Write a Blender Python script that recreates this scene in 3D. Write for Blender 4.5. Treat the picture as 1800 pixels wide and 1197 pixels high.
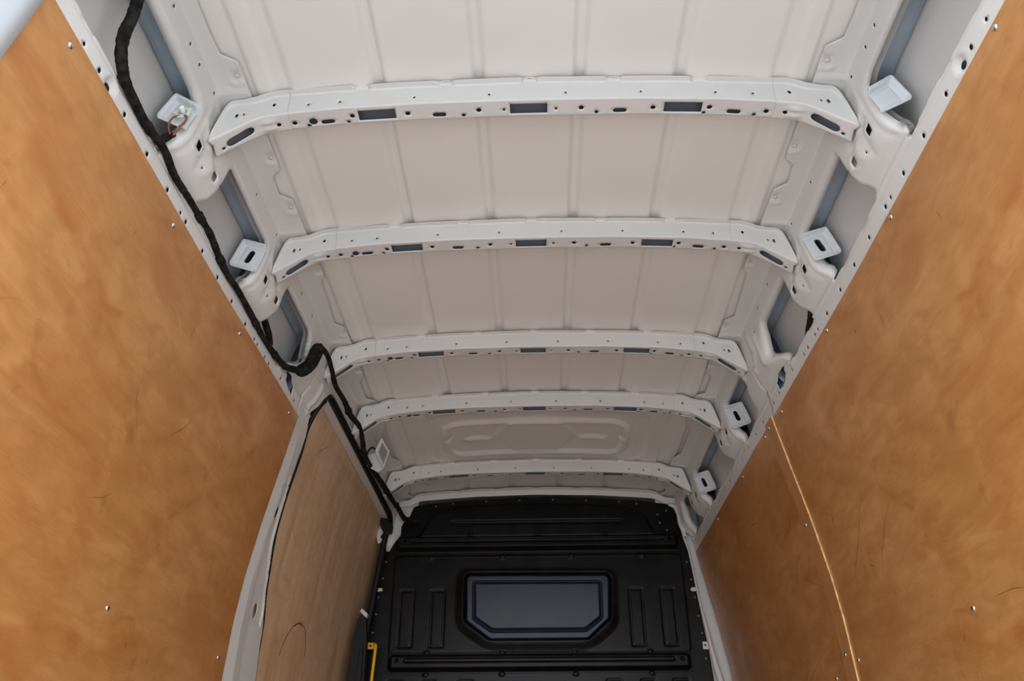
import bpy, bmesh, math, random
import numpy as np
from mathutils import Vector, Matrix, Quaternion
from mathutils.geometry import delaunay_2d_cdt
random.seed(4); RNG = np.random.default_rng(4)
SC = bpy.context.scene
COL = SC.collection
for o in list(bpy.data.objects): bpy.data.objects.remove(o)

# ------------------------------------------------------------------ camera
f_px, W_px, H_px = 1450.0, 1800, 1197
Fv = np.array([53., -889., -f_px]); Fv /= np.linalg.norm(Fv)
Nv = np.cross(Fv, np.array([30., 408., -f_px])); Nv /= np.linalg.norm(Nv)
if Nv[0] < 0: Nv = -Nv
Uv = np.cross(Nv, Fv)
Rm = np.array([Nv, Fv, Uv])                      # camera axes -> van axes
cam = bpy.data.cameras.new('camera'); co = bpy.data.objects.new('camera', cam); COL.objects.link(co)
cam.sensor_width = 36.0; cam.lens = f_px * 36.0 / W_px; cam.clip_start = 0.02; cam.clip_end = 200
M = Matrix([list(map(float, r)) for r in Rm]).to_4x4(); M.translation = Vector((-0.002, 0, 0.5))
co.matrix_world = M
SC.camera = co

# ------------------------------------------------------------------ daylight
wd = bpy.data.worlds.new('world'); SC.world = wd; wd.use_nodes = True
nt = wd.node_tree; nt.nodes.clear()
out = nt.nodes.new('ShaderNodeOutputWorld'); bg = nt.nodes.new('ShaderNodeBackground')
tc = nt.nodes.new('ShaderNodeTexCoord'); sx = nt.nodes.new('ShaderNodeSeparateXYZ'); cr = nt.nodes.new('ShaderNodeValToRGB')
nt.links.new(tc.outputs['Generated'], sx.inputs[0]); nt.links.new(sx.outputs['Z'], cr.inputs[0])
cr.color_ramp.elements[0].position = 0.0; cr.color_ramp.elements[0].color = (1.0, 1.02, 1.05, 1)
cr.color_ramp.elements[1].position = 1.0; cr.color_ramp.elements[1].color = (0.66, 0.74, 0.88, 1)
nt.links.new(cr.outputs[0], bg.inputs[0]); nt.links.new(bg.outputs[0], out.inputs[0])
bg.inputs[1].default_value = 3.0
# portal in the rear doorway: only guides sampling of the sky, gives no light itself
pl = bpy.data.lights.new('rear_doorway_portal', 'AREA'); pl.shape = 'RECTANGLE'; pl.size = 1.62; pl.size_y = 1.85
pl.cycles.is_portal = True
po = bpy.data.objects.new('rear_doorway_portal', pl); COL.objects.link(po)
po.location = (0, 0.66, 0.95); po.rotation_euler = (math.radians(90), 0, 0)
SC.view_settings.view_transform = 'Standard'; SC.view_settings.look = 'None'
SC.view_settings.gamma = 1.0; SC.view_settings.use_curve_mapping = False
SC.view_settings.exposure = 0.73

# ------------------------------------------------------------------ materials
def principled(name, col, rough=.5, metal=0., coat=0., spec=.5):
    m = bpy.data.materials.new(name); m.use_nodes = True
    b = m.node_tree.nodes['Principled BSDF']
    b.inputs['Base Color'].default_value = (*col, 1); b.inputs['Roughness'].default_value = rough
    b.inputs['Metallic'].default_value = metal; b.inputs['Coat Weight'].default_value = coat
    b.inputs['Coat Roughness'].default_value = .12; b.inputs['Specular IOR Level'].default_value = spec
    return m
def mix_noise(m, c1, c2, scale, lo=.4, hi=.6, stretch=(1, 1, 1), bump=0., bscale=200., detail=4):
    t = m.node_tree; b = t.nodes['Principled BSDF']
    tc = t.nodes.new('ShaderNodeTexCoord'); mp = t.nodes.new('ShaderNodeMapping'); mp.inputs['Scale'].default_value = stretch
    n = t.nodes.new('ShaderNodeTexNoise'); n.inputs['Scale'].default_value = scale; n.inputs['Detail'].default_value = detail
    r = t.nodes.new('ShaderNodeValToRGB'); r.color_ramp.elements[0].position = lo; r.color_ramp.elements[1].position = hi
    r.color_ramp.elements[0].color = (*c1, 1); r.color_ramp.elements[1].color = (*c2, 1)
    t.links.new(tc.outputs['Object'], mp.inputs[0]); t.links.new(mp.outputs[0], n.inputs['Vector'])
    t.links.new(n.outputs['Fac'], r.inputs[0]); t.links.new(r.outputs[0], b.inputs['Base Color'])
    if bump:
        n2 = t.nodes.new('ShaderNodeTexNoise'); n2.inputs['Scale'].default_value = bscale
        bp = t.nodes.new('ShaderNodeBump'); bp.inputs['Strength'].default_value = bump; bp.inputs['Distance'].default_value = .001
        t.links.new(tc.outputs['Object'], n2.inputs['Vector']); t.links.new(n2.outputs['Fac'], bp.inputs['Height']); t.links.new(bp.outputs[0], b.inputs['Normal'])
    return m
PAINT = mix_noise(principled('white_body_paint', (.64, .63, .605), .38, coat=.18), (.62, .61, .585), (.66, .65, .625), 3., .3, .7, bump=.05, bscale=350)
ROOFP = mix_noise(principled('white_roof_paint', (.75, .725, .685), .4, coat=.12), (.735, .71, .67), (.765, .74, .70), 2.5, .3, .7, bump=.05, bscale=300)
BEAMP = mix_noise(principled('white_beam_paint', (.655, .648, .625), .40, coat=.12), (.64, .633, .61), (.67, .663, .64), 3., .3, .7)
PRIMER = mix_noise(principled('sky_tinted_primer', (.30, .345, .39), .45), (.27, .315, .36), (.33, .375, .42), 6.)  # primer grey, with the blue of reflected sky put into the colour
SHADE = principled('cavity_shade', (.06, .07, .08), .5)  # near-black colour standing for shade inside the bows and pillar cavities
BRKT = principled('pale_bracket_paint', (.68, .70, .71), .38, coat=.2)
BLACK = mix_noise(principled('satin_black_coating', (.006, .006, .006), .30, spec=.16), (.0045, .005, .005), (.009, .0085, .008), 14., bump=.15, bscale=500)
BLACKP = mix_noise(principled('black_window_blank', (.007, .009, .012), .24, spec=.19), (.008, .015, .028), (.012, .019, .034), 7.)  # blue in the black base stands for the sky's sheen
RUBBER = principled('black_rubber', (.008, .008, .009), .5, spec=.25)
TAPE = mix_noise(principled('fabric_loom_tape', (.012, .011, .010), .9, spec=.15), (.006, .006, .006), (.022, .020, .018), 60., bump=.8, bscale=900)
BOLT = principled('zinc_bolt', (.62, .63, .66), .25, metal=1.)
DARKBOLT = principled('dull_rivet', (.16, .165, .17), .4, metal=.7)
YEL = principled('yellow_plastic', (.80, .42, .01), .4)
GREENW = principled('pale_green_plastic', (.62, .70, .52), .35)
WIRE = principled('brown_wire', (.22, .07, .035), .5)
CLEARW = principled('white_plastic', (.8, .8, .78), .3)
ASPH = mix_noise(principled('pale_concrete', (.46, .46, .45), .9), (.42, .42, .41), (.50, .50, .48), 30.)
PAINTD = principled('sky_tinted_white', (.54, .58, .62), .3)  # white paint with reflected sky blue mixed into its colour
SCUFF = principled('scuff_ink', (.17, .075, .028), .9, spec=.1)

def plywood(name, light, dark, red, grain_axis_scale, coat=.25, contrast=1.):
    m = principled(name, light, .42, coat=coat); t = m.node_tree; b = t.nodes['Principled BSDF']
    N = t.nodes.new; L = t.links.new
    uv = N('ShaderNodeUVMap'); uv.uv_map = 'UVMap'
    def noise(scale, sc, detail=5, rot=0, dist=0):
        mp = N('ShaderNodeMapping'); mp.inputs['Scale'].default_value = sc; mp.inputs['Rotation'].default_value = (0, 0, rot)
        n = N('ShaderNodeTexNoise'); n.inputs['Scale'].default_value = scale; n.inputs['Detail'].default_value = detail; n.inputs['Distortion'].default_value = dist
        L(uv.outputs[0], mp.inputs[0]); L(mp.outputs[0], n.inputs['Vector']); return n
    def ramp(n, p0, p1, c0=(0, 0, 0, 1), c1=(1, 1, 1, 1)):
        r = N('ShaderNodeValToRGB'); r.color_ramp.elements[0].position = p0; r.color_ramp.elements[1].position = p1
        r.color_ramp.elements[0].color = c0; r.color_ramp.elements[1].color = c1; L(n.outputs['Fac'], r.inputs[0]); return r
    def mix(a, bb, f, mode='MIX', fac=1.):
        x = N('ShaderNodeMix'); x.data_type = 'RGBA'; x.blend_type = mode
        L(a, x.inputs['A']); L(bb, x.inputs['B'])
        if f is not None:
            mu = N('ShaderNodeMath'); mu.operation = 'MULTIPLY'; mu.inputs[1].default_value = fac; L(f, mu.inputs[0]); L(mu.outputs[0], x.inputs['Factor'])
        else: x.inputs['Factor'].default_value = fac
        return x.outputs['Result']
    def rgb(c):
        r = N('ShaderNodeRGB'); r.outputs[0].default_value = (*c, 1); return r.outputs[0]
    gx, gy = grain_axis_scale[:2]
    cloud = ramp(noise(2.2, (gx, gy * .4, 1), 4, dist=.9), .38, .62)
    grain = ramp(noise(5., (gx * .8, gy * 1.1, 1), 9, rot=.12, dist=.5), .40, .62)
    fine = ramp(noise(30., (gx * .8, gy * 1.5, 1), 5, rot=.12), .35, .65)
    flame = ramp(noise(3.0, (gx * .7, gy * .45, 1), 6, rot=.5, dist=1.6), .50, .70)
    pale = ramp(noise(2.0, (gx, gy * .3, 1), 3, rot=-.3, dist=.5), .52, .72)
    stain = ramp(noise(6., (1, 1.3, 1), 5, dist=1.6), .60, .78)
    knots = ramp(noise(15., (1.4, .5, 1), 2, dist=1.5), .72, .76)
    streak = ramp(noise(9., (gx * .9, gy * .5, 1), 4, rot=.35, dist=1.2), .63, .74)
    c = mix(rgb(light), rgb(dark), cloud.outputs[0], fac=.65 * contrast)
    c = mix(c, rgb(tuple(min(1, x * k) for x, k in zip(light, (1.12, 1.22, 1.5)))), pale.outputs[0], fac=.55 * contrast)
    c = mix(c, rgb(dark), grain.outputs[0], fac=.42 * contrast)
    c = mix(c, rgb(tuple(min(1, x * 1.15) for x in light)), fine.outputs[0], fac=.22 * contrast)
    mott = ramp(noise(11., (1, 1.7, 1), 9, rot=.2, dist=.8), .42, .60)
    c = mix(c, rgb(tuple(x * .86 for x in dark)), mott.outputs[0], fac=.30 * contrast)
    c = mix(c, rgb(red), flame.outputs[0], fac=.50 * contrast)
    c = mix(c, rgb(tuple(x * .70 for x in red)), stain.outputs[0], fac=.42 * contrast)
    c = mix(c, rgb(tuple(x * .45 for x in dark)), streak.outputs[0], fac=.22 * contrast)
    c = mix(c, rgb(tuple(x * .30 for x in dark)), knots.outputs[0], fac=.55)
    L(c, b.inputs['Base Color'])
    bp = N('ShaderNodeBump'); bp.inputs['Strength'].default_value = .10; bp.inputs['Distance'].default_value = .001
    L(fine.outputs[0], bp.inputs['Height']); L(bp.outputs[0], b.inputs['Normal'])
    return m
PLY = plywood('varnished_plywood', (.49, .235, .078), (.38, .155, .040), (.34, .105, .022), (1.2, 5., 1), contrast=1.2)
PLYD = plywood('door_plywood', (.74, .52, .33), (.64, .41, .23), (.50, .25, .11), (5., 1.0, 1), coat=.08, contrast=1.2)
PLYS = plywood('strip_plywood', (.46, .225, .08), (.39, .165, .048), (.34, .12, .03), (5., .8, 1), coat=.15)
PLYE = mix_noise(principled('plywood_edge', (.80, .52, .24), .6), (.62, .33, .12), (.88, .60, .30), 300., .4, .6, (1, 1, .2))
PLYF = mix_noise(principled('floor_plywood', (.72, .66, .58), .5), (.69, .63, .55), (.75, .69, .61), 5., .3, .7, (1, 6, 1))

# ------------------------------------------------------------------ object helpers
def link(o, parent=None):
    COL.objects.link(o)
    if parent is not None: o.parent = parent
    return o
def tag(o, label=None, cat=None, group=None, kind=None):
    if label: o['label'] = label
    if cat: o['category'] = cat
    if group: o['group'] = group
    if kind: o['kind'] = kind
    return o
def empty(name, loc=(0, 0, 0)):
    o = bpy.data.objects.new(name, None); o.empty_display_size = .05; o.location = loc; return link(o)
def mesh_obj(name, V, Fs, mat, parent=None, smooth=True, uv=None, sharp=None, solid=0., off=1., mats=None):
    me = bpy.data.meshes.new(name); me.from_pydata([tuple(map(float, v)) for v in V], [], [tuple(map(int, q)) for q in Fs])
    me.materials.append(mat)
    for mm in (mats or []): me.materials.append(mm)
    if uv is not None:
        l = me.uv_layers.new(name='UVMap'); idx = np.empty(len(me.loops), int); me.loops.foreach_get('vertex_index', idx)
        l.data.foreach_set('uv', np.asarray(uv, float)[idx].ravel())
    if smooth: me.shade_smooth()
    if sharp: me.set_sharp_from_angle(angle=math.radians(sharp))
    o = bpy.data.objects.new(name, me); link(o, parent)
    if parent is not None and parent.type == 'EMPTY': o.location = tuple(-x for x in parent.location)
    if solid:
        s = o.modifiers.new('thickness', 'SOLIDIFY'); s.thickness = solid; s.offset = off
    return o
def bm_obj(name, bm, mat, parent=None, smooth=False, sharp=40, bevel=0.):
    me = bpy.data.meshes.new(name); bmesh.ops.recalc_face_normals(bm, faces=bm.faces); bm.to_mesh(me); bm.free(); me.materials.append(mat)
    if smooth: me.shade_smooth(); me.set_sharp_from_angle(angle=math.radians(sharp))
    o = bpy.data.objects.new(name, me); link(o, parent)
    if parent is not None and parent.type == 'EMPTY': o.location = tuple(-x for x in parent.location)
    if bevel:
        b = o.modifiers.new('bevel', 'BEVEL'); b.width = bevel; b.segments = 2; b.limit_method = 'ANGLE'
    return o
def add_box(bm, lo, hi):
    r = bmesh.ops.create_cube(bm, size=1.)
    for v in r['verts']: v.co = Vector([lo[i] + (v.co[i] + .5) * (hi[i] - lo[i]) for i in range(3)])
def prism(name, poly, y0, y1, mat, parent=None, bevel=.001):
    """polygon in x-z extruded along Y"""
    bm = bmesh.new(); a = [bm.verts.new((p[0], y0, p[1])) for p in poly]; b = [bm.verts.new((p[0], y1, p[1])) for p in poly]
    bm.faces.new(a); bm.faces.new(b[::-1]); n = len(poly)
    for i in range(n): bm.faces.new((a[i], b[i], b[(i + 1) % n], a[(i + 1) % n]))
    return bm_obj(name, bm, mat, parent, bevel=bevel)
def catmull(pts, n=6):
    P = [np.array(p, float) for p in pts]; P = [2 * P[0] - P[1]] + P + [2 * P[-1] - P[-2]]; o = []
    for i in range(1, len(P) - 2):
        for k in range(n):
            t = k / n
            o.append(.5 * ((2 * P[i]) + (-P[i - 1] + P[i + 1]) * t + (2 * P[i - 1] - 5 * P[i] + 4 * P[i + 1] - P[i + 2]) * t * t + (-P[i - 1] + 3 * P[i] - 3 * P[i + 1] + P[i + 2]) * t ** 3))
    o.append(P[-2]); return np.array(o)
def tube(name, pts, rad, mat, parent=None, n=6, seg=12, rough=0., flat=1., up=(0, 0, 1)):
    """swept tube; rad a number or one per control point"""
    r = np.full(len(pts), rad) if np.isscalar(rad) else np.array(rad, float)
    Q = catmull([list(p) + [q] for p, q in zip(pts, r)], n); R_ = Q[:, 3]; Q = Q[:, :3]
    T = np.gradient(Q, axis=0); T /= np.linalg.norm(T, axis=1)[:, None] + 1e-9
    V = []; u = np.array(up, float)
    for i in range(len(Q)):
        a = u - T[i] * (u @ T[i]); a /= np.linalg.norm(a) + 1e-9; b = np.cross(T[i], a); u = a
        rr = R_[i] * (1 + rough * RNG.normal())
        for k in range(seg):
            w = 2 * math.pi * k / seg; V.append(Q[i] + rr * (math.cos(w) * a * flat + math.sin(w) * b))
    Fs = []
    for i in range(len(Q) - 1):
        for k in range(seg): Fs.append((i * seg + k, i * seg + (k + 1) % seg, (i + 1) * seg + (k + 1) % seg, (i + 1) * seg + k))
    Fs.append(tuple(range(seg))[::-1]); Fs.append(tuple((len(Q) - 1) * seg + k for k in range(seg)))
    return mesh_obj(name, V, Fs, mat, parent)

# ------------------------------------------------------------------ 2D polygon tools
def in_poly(P, poly):
    x, y = P[:, 0], P[:, 1]; c = np.zeros(len(P), bool); n = len(poly)
    for i in range(n):
        x0, y0 = poly[i]; x1, y1 = poly[(i + 1) % n]
        if y0 == y1: continue
        m = ((y0 > y) != (y1 > y)) & (x < (x1 - x0) * (y - y0) / (y1 - y0) + x0); c ^= m
    return c
def dist_loop(P, loop, closed=True):
    d = np.full(len(P), 1e9); n = len(loop)
    for i in range(n if closed else n - 1):
        a = np.array(loop[i]); b = np.array(loop[(i + 1) % n]); ab = b - a; L2 = ab @ ab + 1e-12
        t = np.clip(((P - a) @ ab) / L2, 0, 1); d = np.minimum(d, np.linalg.norm(P - a - t[:, None] * ab, axis=1))
    return d
def resample(loop, step):
    o = []; n = len(loop)
    for i in range(n):
        a = np.array(loop[i], float); b = np.array(loop[(i + 1) % n], float); k = max(1, int(round(np.linalg.norm(b - a) / step)))
        for j in range(k): o.append(tuple(a + (b - a) * j / k))
    return o
def fillet(loop, r, n=4):
    o = []; m = len(loop); rr = r if hasattr(r, '__len__') else [r] * m
    for i in range(m):
        p = np.array(loop[i], float); a = np.array(loop[i - 1], float) - p; b = np.array(loop[(i + 1) % m], float) - p
        la, lb = np.linalg.norm(a), np.linalg.norm(b); q = min(rr[i], la * .45, lb * .45)
        if q < 1e-5: o.append(tuple(p)); continue
        A = p + a / la * q; B = p + b / lb * q
        for k in range(n + 1):
            t = k / n; o.append(tuple((1 - t) ** 2 * A + 2 * t * (1 - t) * p + t * t * B))
    return o
def circle(x, y, r, n=10, ry=None):
    ry = ry or r; return [(x + r * math.cos(2 * math.pi * k / n), y + ry * math.sin(2 * math.pi * k / n)) for k in range(n)]
def capsule(x0, y0, x1, y1, r, n=5):
    a = math.atan2(y1 - y0, x1 - x0); o = []
    for k in range(n + 1): w = a + math.pi / 2 + math.pi * k / n; o.append((x0 + r * math.cos(w), y0 + r * math.sin(w)))
    for k in range(n + 1): w = a - math.pi / 2 + math.pi * k / n; o.append((x1 + r * math.cos(w), y1 + r * math.sin(w)))
    return o
def rect(x0, y0, x1, y1): return [(x0, y0), (x1, y0), (x1, y1), (x0, y1)]
def cdt_sheet(outer, holes, gx, gy, clear=.0):
    """triangulated 2D sheet with holes: returns points and triangles"""
    pts = []; edges = []
    for lp in [outer] + holes:
        b = len(pts); pts += [tuple(p) for p in lp]; n = len(lp); edges += [(b + i, b + (i + 1) % n) for i in range(n)]
    G = np.array([(x, y) for x in gx for y in gy], float)
    k = in_poly(G, outer)
    sp = min(float(np.median(np.diff(gx))), .02) * .45
    k &= dist_loop(G, outer) > sp
    for h in holes:
        H = np.array(h); lo = H.min(0) - .03; hi = H.max(0) + .03
        c = k & (G[:, 0] > lo[0]) & (G[:, 0] < hi[0]) & (G[:, 1] > lo[1]) & (G[:, 1] < hi[1]); idx = np.where(c)[0]
        if len(idx):
            g = G[idx]; bad = in_poly(g, h) | (dist_loop(g, h) < sp * .7); k[idx[bad]] = False
    pts += [tuple(p) for p in G[k]]
    r = delaunay_2d_cdt([Vector(p) for p in pts], edges, [], 0, 1e-6)
    V = np.array([(v.x, v.y) for v in r[0]]); T = np.array([f for f in r[2] if len(f) == 3])
    c = V[T].mean(1); keep = in_poly(c, outer)
    for h in holes: keep &= ~in_poly(c, h)
    T = T[keep]
    used = np.unique(T); m = -np.ones(len(V), int); m[used] = np.arange(len(used))
    return V[used], m[T]
def sstep(x, a, b):
    t = np.clip((x - a) / (b - a), 0, 1); return t * t * (3 - 2 * t)

# ------------------------------------------------------------------ section of the van's side: (x, z), mirrored for the left
ZC = .5
PR = np.array([(.640, 1.516), (.728, 1.505), (.737, 1.455), (.741, 1.425), (.752, 1.35), (.775, 1.312), (.797, 1.28), (.802, 1.272), (.812, 1.215),
               (.843, 1.04), (.874, .87), (.900, .693), (.912, .56), (.917, .394), (.92, 0.), (.92, -.5)])
TT = np.concatenate([[0], np.cumsum(np.hypot(*np.diff(PR, axis=0).T))])
_t = np.arange(-.04, TT[-1] + .04, .001)
def _ext(t, c):
    s0 = (PR[1, c] - PR[0, c]) / (TT[1] - TT[0]); s1 = (PR[-1, c] - PR[-2, c]) / (TT[-1] - TT[-2])
    return np.where(t < 0, PR[0, c] + s0 * t, np.where(t > TT[-1], PR[-1, c] + s1 * (t - TT[-1]), np.interp(t, TT, PR[:, c])))
_k = np.exp(-.5 * (np.arange(-12, 13) / 2.6) ** 2); _k /= _k.sum()
_px = np.convolve(np.pad(_ext(_t, 0), 12, 'edge'), _k, 'valid'); _pz = np.convolve(np.pad(_ext(_t, 1), 12, 'edge'), _k, 'valid')
_tx = np.gradient(_px, _t); _tz = np.gradient(_pz, _t); _l = np.hypot(_tx, _tz); _nx = -_tz / _l; _nz = _tx / _l
def tap(Y): return -.016 * np.maximum(0, np.asarray(Y, float) - 1.7)
def side(sg, Y, t, out=0.):
    """point on the side section; out = metres away from the load space"""
    Y = np.asarray(Y, float); t = np.asarray(t, float)
    x = np.interp(t, _t, _px) + np.interp(t, _t, _nx) * out + tap(Y); z = np.interp(t, _t, _pz) + np.interp(t, _t, _nz) * out + ZC
    return np.stack([sg * x, Y + 0 * x, z], -1)
def orient(V, T, sg, flip=False):
    return T[:, ::-1] if (sg > 0) != flip else T

# ------------------------------------------------------------------ large structure: roof
def zroof(x): return 2.0655 - .1 * x * x
def build_roof():
    xs = np.linspace(-.83, .83, 300); ys = np.linspace(.62, 4.46, 350)
    X, Y = np.meshgrid(xs, ys, indexing='ij'); Z = zroof(X); h = np.zeros_like(X)
    def rib(xc, hw=.0165, e=.0045, y0=-9, y1=9):
        dx = np.abs(X - xc) - (hw - e)
        dy = np.maximum(y0 + hw - Y, Y - (y1 - hw)); d = np.where(dy > 0, np.hypot(np.maximum(np.abs(X - xc), 0), dy) - (hw - e), dx)
        return 1 - sstep(d, -e * .5, e)
    b02 = Y < 2.5
    for xc in (-.357, -.121, .119, .355): h = np.where(b02, np.maximum(h, .011 * rib(xc)), h)
    for xc in (-.352, -.121, .119, .350):
        h = np.maximum(h, .011 * rib(xc, y0=2.565, y1=2.97)); h = np.maximum(h, .010 * rib(xc, y0=3.74, y1=4.02))
    # outer troughs
    o = np.maximum(sstep(np.abs(X), .560, .568) * (1 - sstep(np.abs(X), .600, .612)) * .006, sstep(np.abs(X), .640, .650) * .006)
    h = np.maximum(h, o)
    # pressed plate between the 4th and 5th bows
    m4 = (Y > 2.98) & (Y < 3.63)
    def rr(cx, cy, hx, hy, r): q = np.hypot(np.maximum(np.abs(X - cx) - hx + r, 0), np.maximum(np.abs(Y - cy) - hy + r, 0)); return q + np.minimum(np.maximum(np.abs(X - cx) - hx + r, np.abs(Y - cy) - hy + r), 0) - r
    d = rr(0, 3.385, .42, .185, .10); ring = sstep(d, -.045, -.035) * (1 - sstep(d, -.012, 0.))
    d2 = rr(0, 3.375, .50, .245, .12); step2 = (1 - sstep(d2, -.006, .006)) * .004
    hx = np.maximum(np.maximum(np.abs(X) * .9 + np.abs(Y - 3.36) * .45, np.abs(Y - 3.36)) - .165, -9)
    hexg = -(1 - sstep(hx, -.006, .006)) * .004
    lens = sum((1 - sstep(np.abs(X - c) / .078 + (np.abs(Y - 3.385) / .022) ** 2, .6, 1.)) * -.010 for c in (-.257, .252))
    tri = sum((1 - sstep(np.abs(X - c) / .02 + np.abs(Y - 3.36) / .03, .6, 1.)) * .010 for c in (-.386, .386))
    h4 = -ring * .013 + step2 * 1.6 + hexg * 1.5 + lens + tri + .003 * (sstep(np.abs(X), .455, .46) * (1 - sstep(np.abs(X), .49, .495)))
    h = np.where(m4, np.maximum(h * 0 + o, 0) + h4, h)
    V = np.stack([X, Y, Z + h], -1).reshape(-1, 3); n = len(ys); I, J = np.meshgrid(np.arange(len(xs) - 1), np.arange(n - 1), indexing='ij'); a = (I * n + J).ravel()
    Fs = np.stack([a, a + 1, a + n + 1, a + n], -1)
    o = mesh_obj('ceiling', V, Fs, ROOFP, solid=.0012, off=1.)
    tag(o, 'white painted steel van roof with pressed ribs', kind='structure'); return o
build_roof()

# outer skins, one per side, with grey inner roof rail
wall = {}
SK = [(.747, 1.472), (.800, 1.476), (.806, 1.467), (.8075, 1.492), (.824, 1.465), (.840, 1.41), (.852, 1.33), (.868, 1.22), (.890, 1.12), (.935, .90), (.970, .6), (.985, .2), (.985, -.5)]
for sg, nm in ((-1, 'wall_left'), (1, 'wall_right')):
    w = empty(nm, (sg * .9, 2.3, 0)); wall[sg] = w
    tag(w, 'white painted steel side wall of the van, on the ' + ('sliding door side' if sg < 0 else 'side without a sliding door'), kind='structure')
    ys = np.linspace(.66, 4.46, 66)
    def strip(name, pts, mat):
        V = []; Fs = []; n = len(pts)
        for y in ys:
            for (x, z) in pts: V.append((sg * (x + float(tap(y))), y, z + ZC))
        for i in range(len(ys) - 1):
            for k in range(n - 1):
                q = (i * n + k, i * n + k + 1, (i + 1) * n + k + 1, (i + 1) * n + k); Fs.append(q if sg > 0 else q[::-1])
        return mesh_obj(name, V, Fs, mat, w, sharp=35, solid=.001, off=1. if sg > 0 else 1.)
    def fil(pts, r=.006):
        return pts
    strip('roof_rail', [(.744, 1.500), (.746, 1.480)] + [(.750, 1.4765), (.765, 1.474), (.771, 1.4715), (.777, 1.474), (.797, 1.4755), (.803, 1.472), (.806, 1.466), (.811, 1.468)], PRIMER)
    # smooth outer skin
    sk = catmull([(a, b) for a, b in SK[3:]], 4); strip('outer_skin', [tuple(p) for p in sk], PAINT)
    strip('skin_closing_strip', [(.8075, 1.492), (.80, 1.51), (.77, 1.517)], PRIMER)

# floor, ground and rear frame
bm = bmesh.new(); add_box(bm, (-.92, .66, -.02), (.92, 4.44, 0.)); fl = bm_obj('floor', bm, PLYF); tag(fl, 'pale load floor of the van', kind='structure')
bm = bmesh.new(); add_box(bm, (-30, -40, -.62), (30, 20, -.6)); g = bm_obj('ground', bm, ASPH); tag(g, 'pale concrete yard outside the van', kind='structure')
bm = bmesh.new(); add_box(bm, (-.96, .68, -.6), (.96, .84, -.02)); g = bm_obj('trim_1', bm, PAINTD); tag(g, 'rear sill below the load floor', kind='structure')
def rear_frame():
    prof = [(t, 0) for t in np.linspace(0., 2.1, 60)]
    n = 2
    for sg in (-1, 1):
        V = []; Fs = []
        yy = [(.64, .06), (.66, -.018), (.70, -.03), (.80, -.03), (.835, -.022), (.845, .012)]
        ts = np.linspace(.05, 2.1, 80)
        for t in ts:
            for (y, o) in yy: V.append(side(sg, y, t, o))
        m = len(yy)
        for i in range(len(ts) - 1):
            for k in range(m - 1):
                q = (i * m + k, i * m + k + 1, (i + 1) * m + k + 1, (i + 1) * m + k); Fs.append(q if sg < 0 else q[::-1])
        o = mesh_obj('trim_%d' % (2 if sg < 0 else 3), V, Fs, PAINTD, solid=.002, off=-1)
        tag(o, 'white painted rear door pillar beside the %s plywood' % ('left' if sg < 0 else 'right'), kind='structure')
    bm = bmesh.new(); add_box(bm, (-.78, .60, 1.93), (.78, .72, 2.05)); o = bm_obj('trim_4', bm, PAINTD); tag(o, 'white painted header above the rear doorway', kind='structure')
rear_frame()

# ------------------------------------------------------------------ pressed inner side frames
TOP = [(.64, .053), (1.165, .053), (1.215, .050), (1.240, .018), (1.258, .018), (1.345, .017), (1.36, .010), (1.42, .010), (1.43, .017), (1.593, .017), (1.616, .043), (1.681, .045),
       (1.709, .015), (1.87, .015), (1.88, .010), (1.93, .010), (1.94, .016), (2.073, .014), (2.095, .030), (2.331, .043), (2.363, .016), (2.47, .014), (2.48, .010), (2.54, .010),
       (2.55, .016), (2.712, .018), (2.751, .045), (2.880, .045), (2.904, .017), (2.94, .014), (3.00, .014), (3.168, .016), (3.20, .042), (3.456, .045), (3.514, .017), (3.63, .014),
       (3.69, .014), (3.86, .016), (3.90, .036), (3.935, .036), (3.974, .010), (4.02, .008)]
O0 = [(.90, .158), (1.255, .156), (1.288, .170), (1.288, .26), (1.285, .297), (1.281, .318), (1.284, .333), (.90, .333)]
O1 = [(1.499, .156), (1.491, .203), (1.483, .259), (1.482, .281), (1.477, .302), (1.483, .333), (1.809, .334), (1.802, .304), (1.811, .277), (1.808, .26), (1.811, .175), (1.795, .156)]
O2 = [(2.015, .156), (2.001, .192), (2.000, .264), (1.993, .308), (1.992, .334), (2.235, .336), (2.246, .303), (2.315, .262), (2.300, .200), (2.262, .156)]
O3 = [(2.617, .152), (2.557, .222), (2.616, .306), (2.671, .320), (2.740, .331), (2.854, .330), (2.848, .315), (2.851, .288), (2.851, .268), (2.848, .175), (2.835, .154)]
O4 = [(3.060, .156), (3.051, .202), (3.051, .257), (3.052, .282), (3.030, .331), (3.530, .331), (3.518, .310), (3.522, .282), (3.520, .261), (3.520, .172), (3.507, .155)]
O5 = [(3.733, .156), (3.710, .254), (3.718, .280), (3.700, .331), (3.915, .331), (3.902, .287), (3.885, .156)]
DOOR = [(2.655, .196), (2.605, .215), (2.57, .25), (2.575, .32), (2.60, .40), (2.592, .58), (2.618, .772), (2.691, .929), (2.738, 1.017), (2.764, 1.171), (2.78, 1.5), (2.78, 2.0),
        (3.97, 2.0), (3.99, .6), (3.985, .34), (3.96, .24), (3.90, .196)]
BOLTS = [(1.28, .033), (1.547, .030), (1.741, .028), (2.035, .026), (2.397, .024), (2.66, .030), (2.93, .030), (3.10, .030), (3.56, .030), (3.76, .028)]
RAILH = [.86, .97, 1.03, 1.14, 1.25, 1.361, 1.439, 1.471, 1.582, 1.692, 1.801, 1.914, 1.995, 2.023, 2.094, 2.134, 2.246, 2.356, 2.40, 2.471, 2.616, 2.72, 2.83, 2.94, 3.05, 3.16, 3.27, 3.38, 3.49, 3.60, 3.71, 3.82]

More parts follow.
